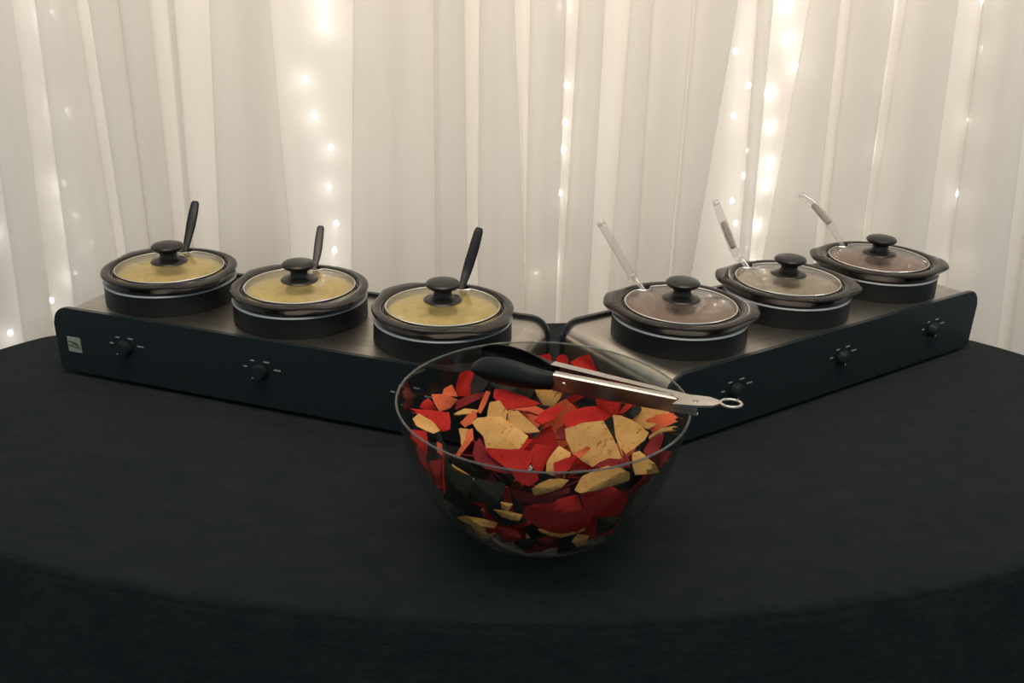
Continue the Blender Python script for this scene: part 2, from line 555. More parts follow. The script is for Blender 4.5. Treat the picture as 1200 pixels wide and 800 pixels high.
for (o_, dz) in ((-0.004, -0.0012), (0.0005, -0.003), (0.003, -0.007), (0.0022, -0.0125), (0.0035, -0.0145), (0.0045, -0.019)):
    row = []
    for k in range(NA):
        p = oa[k] + outward(k) * o_
        row.append(len(tv)); tv.append(Vector((p.x, p.y, TZ + dz)))
    rings.append(row)
SK = 22
for r in range(1, SK + 1):
    t = r / SK
    row = []
    for k in range(NA):
        s = k / NA * perim
        amp = 0.055 * t ** 0.8
        w = math.sin(s * 2 * PI / 0.27 + 1.5 * math.sin(s * 3.1)) * 0.6 + math.sin(s * 2 * PI / 0.16 + 2) * 0.28 + noise.noise(Vector((s * 4, t * 1.4, 0))) * 0.5
        ow = outward(k)
        amp *= 0.2 + 0.8 * max(0.0, min(1.0, 0.5 - 1.5 * ow.y))
        p = oa[k] + ow * (0.0045 + 0.012 * t + amp * (w * 0.5 + 0.42))
        z = TZ - 0.019 - (TZ - 0.019 - 0.004) * t
        row.append(len(tv)); tv.append(Vector((p.x, p.y, z)))
    rings.append(row)
for a, b in zip(rings[:-1], rings[1:]):
    for k in range(NA):
        k2 = (k + 1) % NA
        if len(a) == 1: tf.append((a[0], b[k], b[k2]))
        else: tf.append((a[k], b[k], b[k2], a[k2]))
cloth = link_mesh('tablecloth', tv, tf, M['cloth'])
tag(cloth, 'black tablecloth falling to the floor over the buffet table', 'tablecloth')

# ------------------------------------------------------------------ triple food warmers
WL, WW, WH = 0.344, 0.1157, 0.1055
POT_S = 0.2217
def round_top(L, H, z0, r, seg=7):
    """outline of the front panel: square below, round corners above (x, z)"""
    pts = [(-L, z0), (L, z0)]
    for k in range(seg + 1):
        a = PI / 2 * k / seg
        pts.append((L - r + r * math.cos(a), H - r + r * math.sin(a)))
    for k in range(seg + 1):
        a = PI / 2 + PI / 2 * k / seg
        pts.append((-L + r + r * math.cos(a), H - r + r * math.sin(a)))
    return pts
def prism_y(bm, pts, y0, y1, bevel=0.0):
    a = [bm.verts.new((x, y0, z)) for x, z in pts]
    b = [bm.verts.new((x, y1, z)) for x, z in pts]
    n = len(pts)
    fa = bm.faces.new(a); fb = bm.faces.new(list(reversed(b)))
    for k in range(n):
        bm.faces.new((a[k], b[k], b[(k + 1) % n], a[(k + 1) % n]))
    if bevel:
        bmesh.ops.bevel(bm, geom=list(fa.edges) + list(fb.edges), offset=bevel, segments=2, affect='EDGES')
def warmer(x, y, ang, label, badge):
    root = empty('food_warmer', (x, y, TZ), ang)
    tag(root, label, 'food warmer', 'triple food warmers')
    bm = bmesh.new()
    prism_y(bm, round_top(WL - 0.003, WH - 0.0042, 0.012, 0.026), -WW + 0.006, WW - 0.006)
    from_bm('steel_body', bm, M['steel'], root)
    for y0, y1, nm in ((-WW, -WW + 0.007, 'front_panel'), (WW - 0.007, WW, 'back_panel')):
        bm = bmesh.new()
        prism_y(bm, round_top(WL, WH + 0.0012, 0.006, 0.027), y0, y1, 0.0012)
        pan = from_bm(nm, bm, M['panel'], root)
        if nm == 'front_panel': front = pan
    for sx in (-1, 1):
        for sy in (-1, 1):
            bm = bmesh.new()
            bmesh.ops.create_cone(bm, cap_ends=True, segments=20, radius1=0.011, radius2=0.013, depth=0.0125,
                                  matrix=Matrix.Translation((sx * (WL - 0.05), sy * (WW - 0.035), 0.00625)))
            from_bm('foot', bm, M['rubber'], root)
    for i in (-1, 0, 1):
        wv = lathe_obj('heating_well', [(0.0, -0.0034), (0.0945, -0.0034), (0.0955, -0.0022), (0.0955, 0.004), (0.0948, 0.0255), (0.0935, 0.0268), (0.0885, 0.0268), (0.0885, 0.003), (0.0, 0.003)], M['well'], root, 72)
        wv.location = (i * POT_S, 0, WH - 0.001)
        rg = lathe_obj('trim_ring', [(0.0946, 0.0254), (0.0957, 0.0258), (0.0959, 0.0268), (0.0950, 0.0276), (0.0905, 0.0278), (0.0905, 0.0269), (0.0940, 0.0267)], M['ring'], wv, 72, close=True)
        rg['label'] = 'thin silver ring around the top of the well'
        # control knob with printed marks around it
        kx, kz = i * POT_S + 0.001, 0.060
        bm = bmesh.new()
        R = Matrix.Translation((kx, -WW - 0.006, kz)) @ Matrix.Rotation(PI / 2, 4, 'X')
        bmesh.ops.create_cone(bm, cap_ends=True, segments=32, radius1=0.0118, radius2=0.0108, depth=0.012, matrix=R)
        es = [e for e in bm.edges if len(e.link_faces) == 2 and abs(e.link_faces[0].normal.dot(e.link_faces[1].normal)) < 0.6]
        bmesh.ops.bevel(bm, geom=es, offset=0.0015, segments=2, affect='EDGES')
        kn = from_bm('control_knob', bm, M['panel'], root)
        bm = bmesh.new()
        add_box(bm, kx - 0.0065, kx - 0.0043, -WW - 0.0124, -WW - 0.0116, kz - 0.0070, kz - 0.0048, 0.0003)
        from_bm('pointer_dot', bm, M['print'], kn)
        for (mx, mz, mw) in ((-0.0235, 0.004, 0.006), (-0.0115, 0.0145, 0.0065), (0.0105, 0.0150, 0.0085), (0.0265, 0.0055, 0.0105)):
            bm = bmesh.new()
            add_box(bm, kx + mx - mw / 2, kx + mx + mw / 2, -WW - 0.0006, -WW + 0.001, kz + mz - 0.0009, kz + mz + 0.0009)
            from_bm('setting_mark', bm, M['print'], front, smooth=False)
    if badge:
        bm = bmesh.new()
        bx, bz, s = -0.312, 0.0505, 0.0118
        add_box(bm, bx - s, bx + s, -WW - 0.0012, -WW + 0.001, bz - s, bz + s, 0.0006)
        bd = from_bm('badge', bm, M['badge'], front)
        bd['label'] = 'small square silver badge with a dark zigzag'
        bm = bmesh.new()
        pr = -WW - 0.0016
        for quad in (((-0.0095, 0.0042), (0.0040, 0.0030), (0.0040, 0.0045), (-0.0095, 0.0055)),
                     ((-0.0040, 0.0030), (0.0040, 0.0040), (0.0104, -0.0018), (0.0030, -0.0012)),
                     ((-0.0104, -0.0002), (-0.0030, -0.0004), (0.0020, -0.0032), (-0.0104, -0.0022)),
                     ((0.0030, -0.0030), (0.0104, -0.0028), (0.0104, -0.0048), (-0.0020, -0.0040))):
            a = [bm.verts.new((bx + q[0], pr, bz + q[1])) for q in quad]
            b = [bm.verts.new((bx + q[0], pr + 0.0008, bz + q[1])) for q in quad]
            bm.faces.new(a); bm.faces.new(list(reversed(b)))
            for k in range(4): bm.faces.new((a[k], b[k], b[(k + 1) % 4], a[(k + 1) % 4]))
        from_bm('badge_zigzag', bm, M['badge_dark'], front, smooth=False)
    return root
LW = (-0.3071, 1.2582, -0.312)
RW = (0.4184, 1.3482, 0.5997)
warmer(*LW, 'three-pot steel and black food warmer with a square badge, holding yellow dips', True)
warmer(*RW, 'three-pot steel and black food warmer holding pots with clear spoons', False)

def pot_xy(W, i):
    return W[0] + i * POT_S * math.cos(W[2]), W[1] + i * POT_S * math.sin(W[2])
def wrap(a):
    return (a + PI) % (2 * PI) - PI
def lug_fun(c0, both=True):
    def f(a):
        d = min(abs(wrap(a - c0)), abs(wrap(a - c0 - PI)))
        h = 0.33
        return 0.0115 * (1.0 / (1.0 + (d / h) ** 6)) if d < 1.2 else 0.0
    return f
POTZ = TZ + WH - 0.001
def crock(x, y, lug, label, group):
    f = lug_fun(lug)
    prof = [(0.0, 0.0040), (0.078, 0.0040), (0.085, 0.0070), (0.0872, 0.014), (0.0878, 0.0275), (0.0885, 0.0290), (0.0925, 0.0300, 0.2), (0.0938, 0.0325, 0.5),
            (0.0945, 0.0350, 0.85), (0.0968, 0.0385, 1.0), (0.0975, 0.0405, 1.0), (0.0966, 0.0425, 1.0), (0.0935, 0.0440, 0.9), (0.0890, 0.0442, 0.35), (0.0855, 0.0436, 0.1), (0.0832, 0.0418), (0.0822, 0.0395),
            (0.0790, 0.0388), (0.0772, 0.0375), (0.0765, 0.030), (0.0762, 0.018), (0.070, 0.011), (0.0, 0.010)]
    o = lathe_obj('stoneware_crock', prof, M['crock'], None, 96, f)
    o.location = (x, y, POTZ)
    tag(o, label, 'pot', group)
def lid(x, y, notch, label, glass, group, tilt=(0, 0)):
    root = empty('glass_lid', (x, y, POTZ + 0.0402))
    root.rotation_euler = (tilt[0], tilt[1], 0)
    tag(root, label, 'lid', group)
    def cut(a):
        d = wrap(a - notch) / 0.13
        return -0.011 * math.exp(-d * d * d * d)
    dome = []
    for k in range(11):
        t = k / 10
        dome.append((0.0775 * (1 - t), 0.0018 + 0.0098 * (1 - (1 - t) ** 2.2), max(0.0, 1 - t * 3.5)))
    th = [(max(r - 0.0008, 0.0), z - 0.0025, w) for r, z, w in reversed(dome)]
    lathe_obj('glass_dome', dome + th, M[glass], root, 96, cut)
    prof = []
    for k in range(8):
        a = 2 * PI * k / 8
        prof.append((0.0779 + 0.0016 * math.cos(a), 0.0018 + 0.0021 * math.sin(a), 1.0))
    lathe_obj('steel_rim', prof, M['lid_rim'], root, 96, cut, close=True)
    kn = lathe_obj('lid_knob', [(0.0, 0.0095), (0.0255, 0.0098), (0.0268, 0.0108), (0.0255, 0.0125), (0.0200, 0.0142), (0.0142, 0.0170), (0.0122, 0.0205), (0.0128, 0.0250), (0.0165, 0.0275), (0.0215, 0.0296),
                               (0.0238, 0.0325), (0.0238, 0.0345), (0.0212, 0.0372), (0.0150, 0.0392), (0.0070, 0.0400), (0.0, 0.0402)], M['knob'], root, 40)
    return root
def dip(x, y, label, m, name, cat, group, seed):
    verts, faces = [Vector((0, 0, 0.0350))], []
    n, rr = 48, 10
    for r in range(1, rr + 1):
        for k in range(n):
            a = 2 * PI * k / n
            R = 0.0762 * r / rr
            vx, vy = R * math.cos(a), R * math.sin(a)
            h = 0.0020 * noise.noise(Vector((vx * 55 + seed, vy * 55, seed))) * (1.0 if r < rr else 0.3)
            verts.append(Vector((vx, vy, 0.0345 + h)))
    for k in range(n): faces.append((0, 1 + k, 1 + (k + 1) % n))
    for r in range(rr - 1):
        for k in range(n):
            a, b = 1 + r * n, 1 + (r + 1) * n
            faces.append((a + k, b + k, b + (k + 1) % n, a + (k + 1) % n))
    # body of the dip down to the bottom of the crock
    base = len(verts)
    for (R, z) in ((0.0757, 0.019), (0.069, 0.0115)):
        for k in range(n):
            a = 2 * PI * k / n
            verts.append(Vector((R * math.cos(a), R * math.sin(a), z)))
    last = 1 + (rr - 1) * n
    for a, b in ((last, base), (base, base + n)):
        for k in range(n): faces.append((a + k, b + k, b + (k + 1) % n, a + (k + 1) % n))
    faces.append(tuple(base + n + k for k in range(n - 1, -1, -1)))
    o = link_mesh(name, verts, faces, m)
    o.location = (x, y, POTZ)
    tag(o, label, cat, group)
LN = ['nearest the square badge', 'in the middle of the yellow dips', 'beside the black tong heads']
pots = [
    # warmer, slot, lug angle, dip kind, words
    (LW, -1, -0.80, 'queso', 'standing over the square badge'),
    (LW, 0, -0.80, 'queso', 'between two other pots of yellow dip'),
    (LW, 1, -0.80, 'queso', 'behind the black tong heads'),
    (RW, -1, -0.17, 'chili', 'with the thin clear tube spoon'),
    (RW, 0, -0.17, 'verde', 'between two pots of brown dip'),
    (RW, 1, -0.17, 'chili', 'at the free end of the unbadged warmer'),
]
def flat_sect(w, t, n=12):
    return [(w / 2 * math.cos(2 * PI * k / n) * (1.0 if abs(math.cos(2 * PI * k / n)) > 0.98 else 1.04), t / 2 * math.copysign(abs(math.sin(2 * PI * k / n)) ** 0.6, math.sin(2 * PI * k / n))) for k in range(n)]
def bar(name, pts, widths, thick, m, parent, n=28):
    p = smooth_path(pts, n)
    def sect(t, i):
        q = t * (len(widths) - 1)
        k = min(int(q), len(widths) - 2)
        w = widths[k] + (widths[k + 1] - widths[k]) * (q - k)
        th = thick
        if t > 0.965: w *= 0.72; th *= 0.8
        return flat_sect(w, th)
    v, f = sweep(p, sect)
    return link_mesh(name, v, f, m, parent)
def ladle_bowl(name, c, r, m, parent):
    prof = [(r, 0.0)] + [(r * math.cos(a), -r * 0.55 * math.sin(a)) for a in (0.3, 0.6, 0.9, 1.2)] + [(0, -r * 0.55)]
    inn = [(max(q[0] - 0.0012, 0), q[1] + 0.0012) for q in reversed(prof)]
    inn[-1] = (r - 0.0015, 0.0)
    o = lathe_obj(name, prof + inn, m, parent, 24)
    o.location = c
    return o

for pi, (W, i, lug, kind, words) in enumerate(pots):
    x, y = pot_xy(W, i)
    yellow = kind == 'queso'
    dcol = {'queso': 'yellow', 'chili': 'brown', 'verde': 'olive green'}[kind]
    grp = 'pots of yellow dip' if yellow else 'pots with clear spoons'
    crock(x, y, lug, 'glossy black stoneware pot of %s dip %s' % (dcol, words), grp)
    dip(x, y, '%s dip inside the black pot %s' % (dcol, words), M[kind], 'dip', 'dip', 'dips in the pots', pi * 3.1)
    # serving spoon: where the handle leaves the pot, and the handle's points up to the tip
    if pi == 0:   ex, tips, ye = (217, 291), [(222, 272), (226, 252), (229, 236)], 0.079
    elif pi == 1: ex, tips, ye = (369, 312), [(372, 296), (374, 280), (376, 265)], 0.079
    elif pi == 2: ex, tips, ye = (542, 341), [(547, 318), (555, 292), (562, 267)], 0.077
    elif pi == 3: ex, tips, ye = (753, 347), [(741, 324), (723, 293), (704, 261)], 0.062
    elif pi == 4: ex, tips, ye = (871, 324), [(862, 296), (848, 262), (838, 234)], 0.062
    else:         ex, tips, ye = (988, 286), [(972, 262), (955, 241), (937, 227)], 0.066
    E = at_y(*ex, y + ye)
    Tt = [at_y(px, py, y + ye + 0.016 * (k + 1)) for k, (px, py) in enumerate(tips)]
    ang = math.atan2(E.y - y, E.x - x)
    lid(x, y, ang, 'glass lid with black knob covering %s dip %s' % (dcol, words), 'lid_yellow' if yellow else 'lid_brown', 'glass lids', (0.0, 0.0))
    # inside the pot the shaft runs down towards the middle; it passes the rim in the lid's notch
    gate = Vector((x + 0.0735 * math.cos(ang), y + 0.0735 * math.sin(ang), POTZ + 0.0405))
    inner = Vector((x + 0.030 * math.cos(ang), y + 0.030 * math.sin(ang), POTZ + 0.021))
    above = gate.lerp(Tt[0], 0.45)
    root = empty('serving_spoon', (x, y, POTZ))
    base = root.location.copy()
    loc = lambda L: [q - base for q in L]
    if yellow:
        m_ = M['nylon'] if pi != 1 else M['nylon_brown']
        tag(root, 'black nylon spoon leaning in the yellow dip pot %s' % words, 'spoon', 'black serving spoons')
        wd = [0.010, 0.0105, 0.0125, 0.0150, 0.0150, 0.0125] if pi != 1 else [0.008, 0.009, 0.0115, 0.013, 0.0125, 0.011]
        bar('handle', loc([gate, above] + Tt), wd, 0.0055, m_, root)
        bar('shaft', loc([inner, inner.lerp(gate, 0.6), gate]), [0.009, 0.009, 0.010], 0.004, m_, root, 10)
        ladle_bowl('spoon_bowl', inner + Vector((-0.016 * math.cos(ang), -0.016 * math.sin(ang), -0.001)) - base, 0.019, m_, root)
    else:
        tag(root, ['thin clear plastic spoon with a tube handle leaning in the brown dip', 'clear plastic spoon with a grey brown grip patch leaning in the olive dip',
                   'clear plastic spoon with a grey brown grip patch leaning in the end pot'][pi - 3], 'spoon', 'clear serving spoons')
        bar('shaft', loc([inner, inner.lerp(gate, 0.6), gate]), [0.009, 0.009, 0.008], 0.0035, M['clear'], root, 10)
        ladle_bowl('spoon_bowl', inner + Vector((-0.016 * math.cos(ang), -0.016 * math.sin(ang), -0.001)) - base, 0.019, M['clear'], root)
        if pi == 3:
            bar('neck', loc([gate, above, Tt[0]]), [0.0060, 0.0070, 0.0075], 0.0045, M['clear'], root, 10)
            pth = smooth_path(loc(Tt), 20)
            v, f = sweep(pth, lambda t, k: circle_sect(0.0062 if 0.03 < t < 0.96 else 0.0046, 14))
            h = link_mesh('tube_handle', v, f, M['clear'], root)
            d = (pth[0] - pth[1]).normalized()
            v, f = sweep([pth[0] + d * 0.002, pth[0] - d * 0.003], lambda t, k: circle_sect(0.0078, 14))
            link_mesh('collar', v, f, M['clear'], h)
            v, f = sweep([pth[-2], pth[-1] - d * 0.002], lambda t, k: circle_sect(0.0068, 14))
            link_mesh('end_cap', v, f, M['clear'], h)
        else:
            h = bar('handle', loc([gate, above] + Tt), [0.0070, 0.0095, 0.0125, 0.0145, 0.0135, 0.0105], 0.0042, M['clear'], root)
            a, b = (Tt[0].lerp(Tt[1], 0.15), Tt[1].lerp(Tt[2], 0.10)) if pi == 4 else (Tt[0].lerp(Tt[1], 0.0), Tt[1].lerp(Tt[2], 0.15))
            md = Tt[1].lerp((a + b) / 2, 0.6)
            g = bar('grip_patch', loc([a, md, b]), [0.0085, 0.0100, 0.0100, 0.0075], 0.0052, M['sticker'], h, 12)
            g['label'] = 'grey brown patch on the clear handle'
            # hanging hole at the tip
            tip = Tt[2].lerp(Tt[1], 0.10) - base
            ring = []
            for k in range(17):
                a_ = 2 * PI * k / 16
                ring.append(tip + Vector((0.0032 * math.cos(a_), -0.0026, 0.0045 * math.sin(a_))))
            v, f = sweep(ring, lambda t, k: circle_sect(0.0007, 6), cap=False)
            link_mesh('hanging_hole', v, f, M['clear'], h)

# ------------------------------------------------------------------ clear bowl
BX, BY, BR, BH = 0.0344, 0.8891, 0.156, 0.1574
BPROF = [(0.060, 0.0), (0.066, 0.003), (0.082, 0.012), (0.103, 0.028), (0.122, 0.052), (0.1365, 0.080), (0.1465, 0.110), (0.1525, 0.138), (0.1555, 0.1555)]
def bowl_r(z):
    if z <= 0: return BPROF[0][0]
    for (r0, z0), (r1, z1) in zip(BPROF[:-1], BPROF[1:]):
        if z <= z1: return r0 + (r1 - r0) * (z - z0) / (z1 - z0)
    return BPROF[-1][0]
bowl = empty('salad_bowl', (BX, BY, TZ))
tag(bowl, 'large clear plastic bowl full of tortilla chips on the black cloth', 'bowl')
fine = []
P_ = [Vector((r, z, 0)) for r, z in BPROF]
for q in smooth_path(P_, 40): fine.append((q.x, q.y))
outer = [(0.0, 0.0012), (0.056, 0.0012)] + fine
inner_ = [(r - 0.0025, max(z, 0.004) if r > 0.05 else z) for r, z in reversed(fine)] + [(0.0, 0.004)]
lathe_obj('bowl_wall', outer + [(0.1548, 0.1574), (0.1535, 0.1568)] + inner_[1:], M['bowl'], bowl, 96)
prof = [(0.1553 + 0.0013 * math.cos(2 * PI * k / 8), 0.1572 + 0.0012 * math.sin(2 * PI * k / 8)) for k in range(8)]
M['bowl_rim'] = clear_plastic('bowl_rim_plastic', (0.6, 0.6, 0.57), 0.12, ior=1.7, haze=(0.50, 0.49, 0.44), haze_fac=0.13)
lathe_obj('rim', prof, M['bowl_rim'], bowl, 96, close=True)
prof = [(0.061 + 0.0016 * math.cos(2 * PI * k / 8), 0.0018 + 0.0016 * math.sin(2 * PI * k / 8)) for k in range(8)]
lathe_obj('foot_ring', prof, M['bowl_rim'], bowl, 64, close=True)

# ------------------------------------------------------------------ tortilla chips
def heap(x, y):
    dx, dy = (x - BX) / BR, (y - BY) / BR
    r2 = dx * dx + dy * dy
    z = 0.146 - 0.020 * r2
    z -= 0.030 * max(0.0, min(1.0, (dy - 0.15) * 1.2)) * max(0.0, min(1.0, 0.9 - dx))   # hollow at the far side
    z -= 0.012 * max(0.0, -dx - 0.45)
    return z
def inside(p):
    z = p.z
    r = math.hypot(p.x - BX, p.y - BY)
    return z < heap(p.x, p.y) and r < bowl_r(z) * 0.955 - 0.003
def hit(px, py):
    d = ray(px, py)
    t = 0.6
    while t < 1.8:
        p = CAMP + d * t
        if inside(p): return p
        t += 0.002
    return CAMP + d * ((0.12 - CAM_H) / d.z)
def clamp_in(p, inset=0.006):
    """keep a point of a chip inside the bowl: slide it away from the viewer until it clears the wall"""
    p = p.copy()
    d = (p - CAMP).normalized()
    for _ in range(300):
        r = math.hypot(p.x - BX, p.y - BY)
        if p.z >= BH + 0.004 or r <= bowl_r(max(p.z, 0.010)) - inset or p.y > BY + 0.03: break
        p = p + d * 0.0004
    r = math.hypot(p.x - BX, p.y - BY)
    lim = bowl_r(max(p.z, 0.010)) - inset
    if p.z < BH + 0.004 and r > lim:
        k = lim / r
        p = Vector((BX + (p.x - BX) * k, BY + (p.y - BY) * k, p.z))
    if p.z < 0.010: p.z = 0.010
    return p
def chip_mesh(pts, normal, curl, seed, thick=0.0017, clamp=True):
    """pts: outline in space; a curled, slightly blistered slab"""
    c = sum(pts, Vector()) / len(pts)
    # round the corners a little
    q = []
    n = len(pts)
    for k in range(n):
        a, b, d = pts[k - 1], pts[k], pts[(k + 1) % n]
        q.append(b.lerp(a, 0.16)); q.append(b.lerp((a + d) / 2, 0.03)); q.append(b.lerp(d, 0.16))
    # extra points on long sides for curling
    out = []
    for k in range(len(q)):
        a, b = q[k], q[(k + 1) % len(q)]
        out.append(a)
        if (b - a).length > 0.011:
            mid = a.lerp(b, 0.5)
            out.append(mid + (mid - c).normalized() * (0.0022 * noise.noise(mid * 90 + Vector((seed, 3, 0))) + 0.0010))
    rr = random.Random(seed)
    ax = Vector((rr.uniform(-1, 1), rr.uniform(-1, 1), rr.uniform(-1, 1)))
    ax = (ax - normal * ax.dot(normal)).normalized()
    bx = normal.cross(ax)
    R = max((p - c).length for p in out)
    def bend(p):
        u, v = (p - c).dot(ax) / R, (p - c).dot(bx) / R
        h = curl * (u * u - 0.35 * v * v) + 0.0012 * noise.noise(p * 60 + Vector((seed, 0, 0)))
        return p + normal * h
    m = len(out)
    lev = (1.0, 0.62, 0.28)
    top, verts = [], []
    for s in lev:
        row = []
        for p in out:
            w = bend(c + (p - c) * s)
            if clamp: w = clamp_in(w)
            row.append(w)
        top.append(row)
    cc = bend(c)
    if clamp: cc = clamp_in(cc)
    faces = []
    for sgn in (0.5, -0.5):
        for row in top: verts.extend(p + normal * (thick * sgn) for p in row)
        verts.append(cc + normal * thick * sgn)
    per = 3 * m + 1
    for side in (0, 1):
        o = side * per
        for L in range(2):
            for k in range(m):
                f = (o + L * m + k, o + L * m + (k + 1) % m, o + (L + 1) * m + (k + 1) % m, o + (L + 1) * m + k)
                faces.append(f if side == 0 else tuple(reversed(f)))
        for k in range(m):
            f = (o + 2 * m + k, o + 2 * m + (k + 1) % m, o + 3 * m)
            faces.append(f if side == 0 else tuple(reversed(f)))
    for k in range(m):
        faces.append((k, per + k, per + (k + 1) % m, (k + 1) % m))
    return verts, faces
CHIPCOL = {'r': ('chip_red', 'red'), 'o': ('chip_orange', 'orange red'), 'y': ('chip_yellow', 'yellow'), 'd': ('chip_dark', 'dark blue corn'), 'm': ('chip_maroon', 'dark red')}
chip_no = 0
def make_chip(pts, normal, curl, colour, label=None, clamp=True, group=None):
    global chip_no
    chip_no += 1
    v, f = chip_mesh(pts, normal, curl, chip_no * 7 + 1, clamp=clamp)
    c = sum(v, Vector()) / len(v)
    bm = bmesh.new()
    vs = [bm.verts.new(p - c) for p in v]
    for q in f: bm.faces.new([vs[i] for i in q])
    o = from_bm('tortilla_chip', bm, M[CHIPCOL[colour][0]])
    o.location = c + Vector((0, 0, TZ))
    cn = CHIPCOL[colour][1]
    if group == 'under':
        tag(o, '%s tortilla chip buried under the top layer in the bowl' % cn, 'chip', '%s chips buried in the bowl' % cn)
    else:
        tag(o, label or '%s tortilla chip heaped in the clear bowl' % cn, 'chip', '%s chips in the bowl' % cn)
    return o
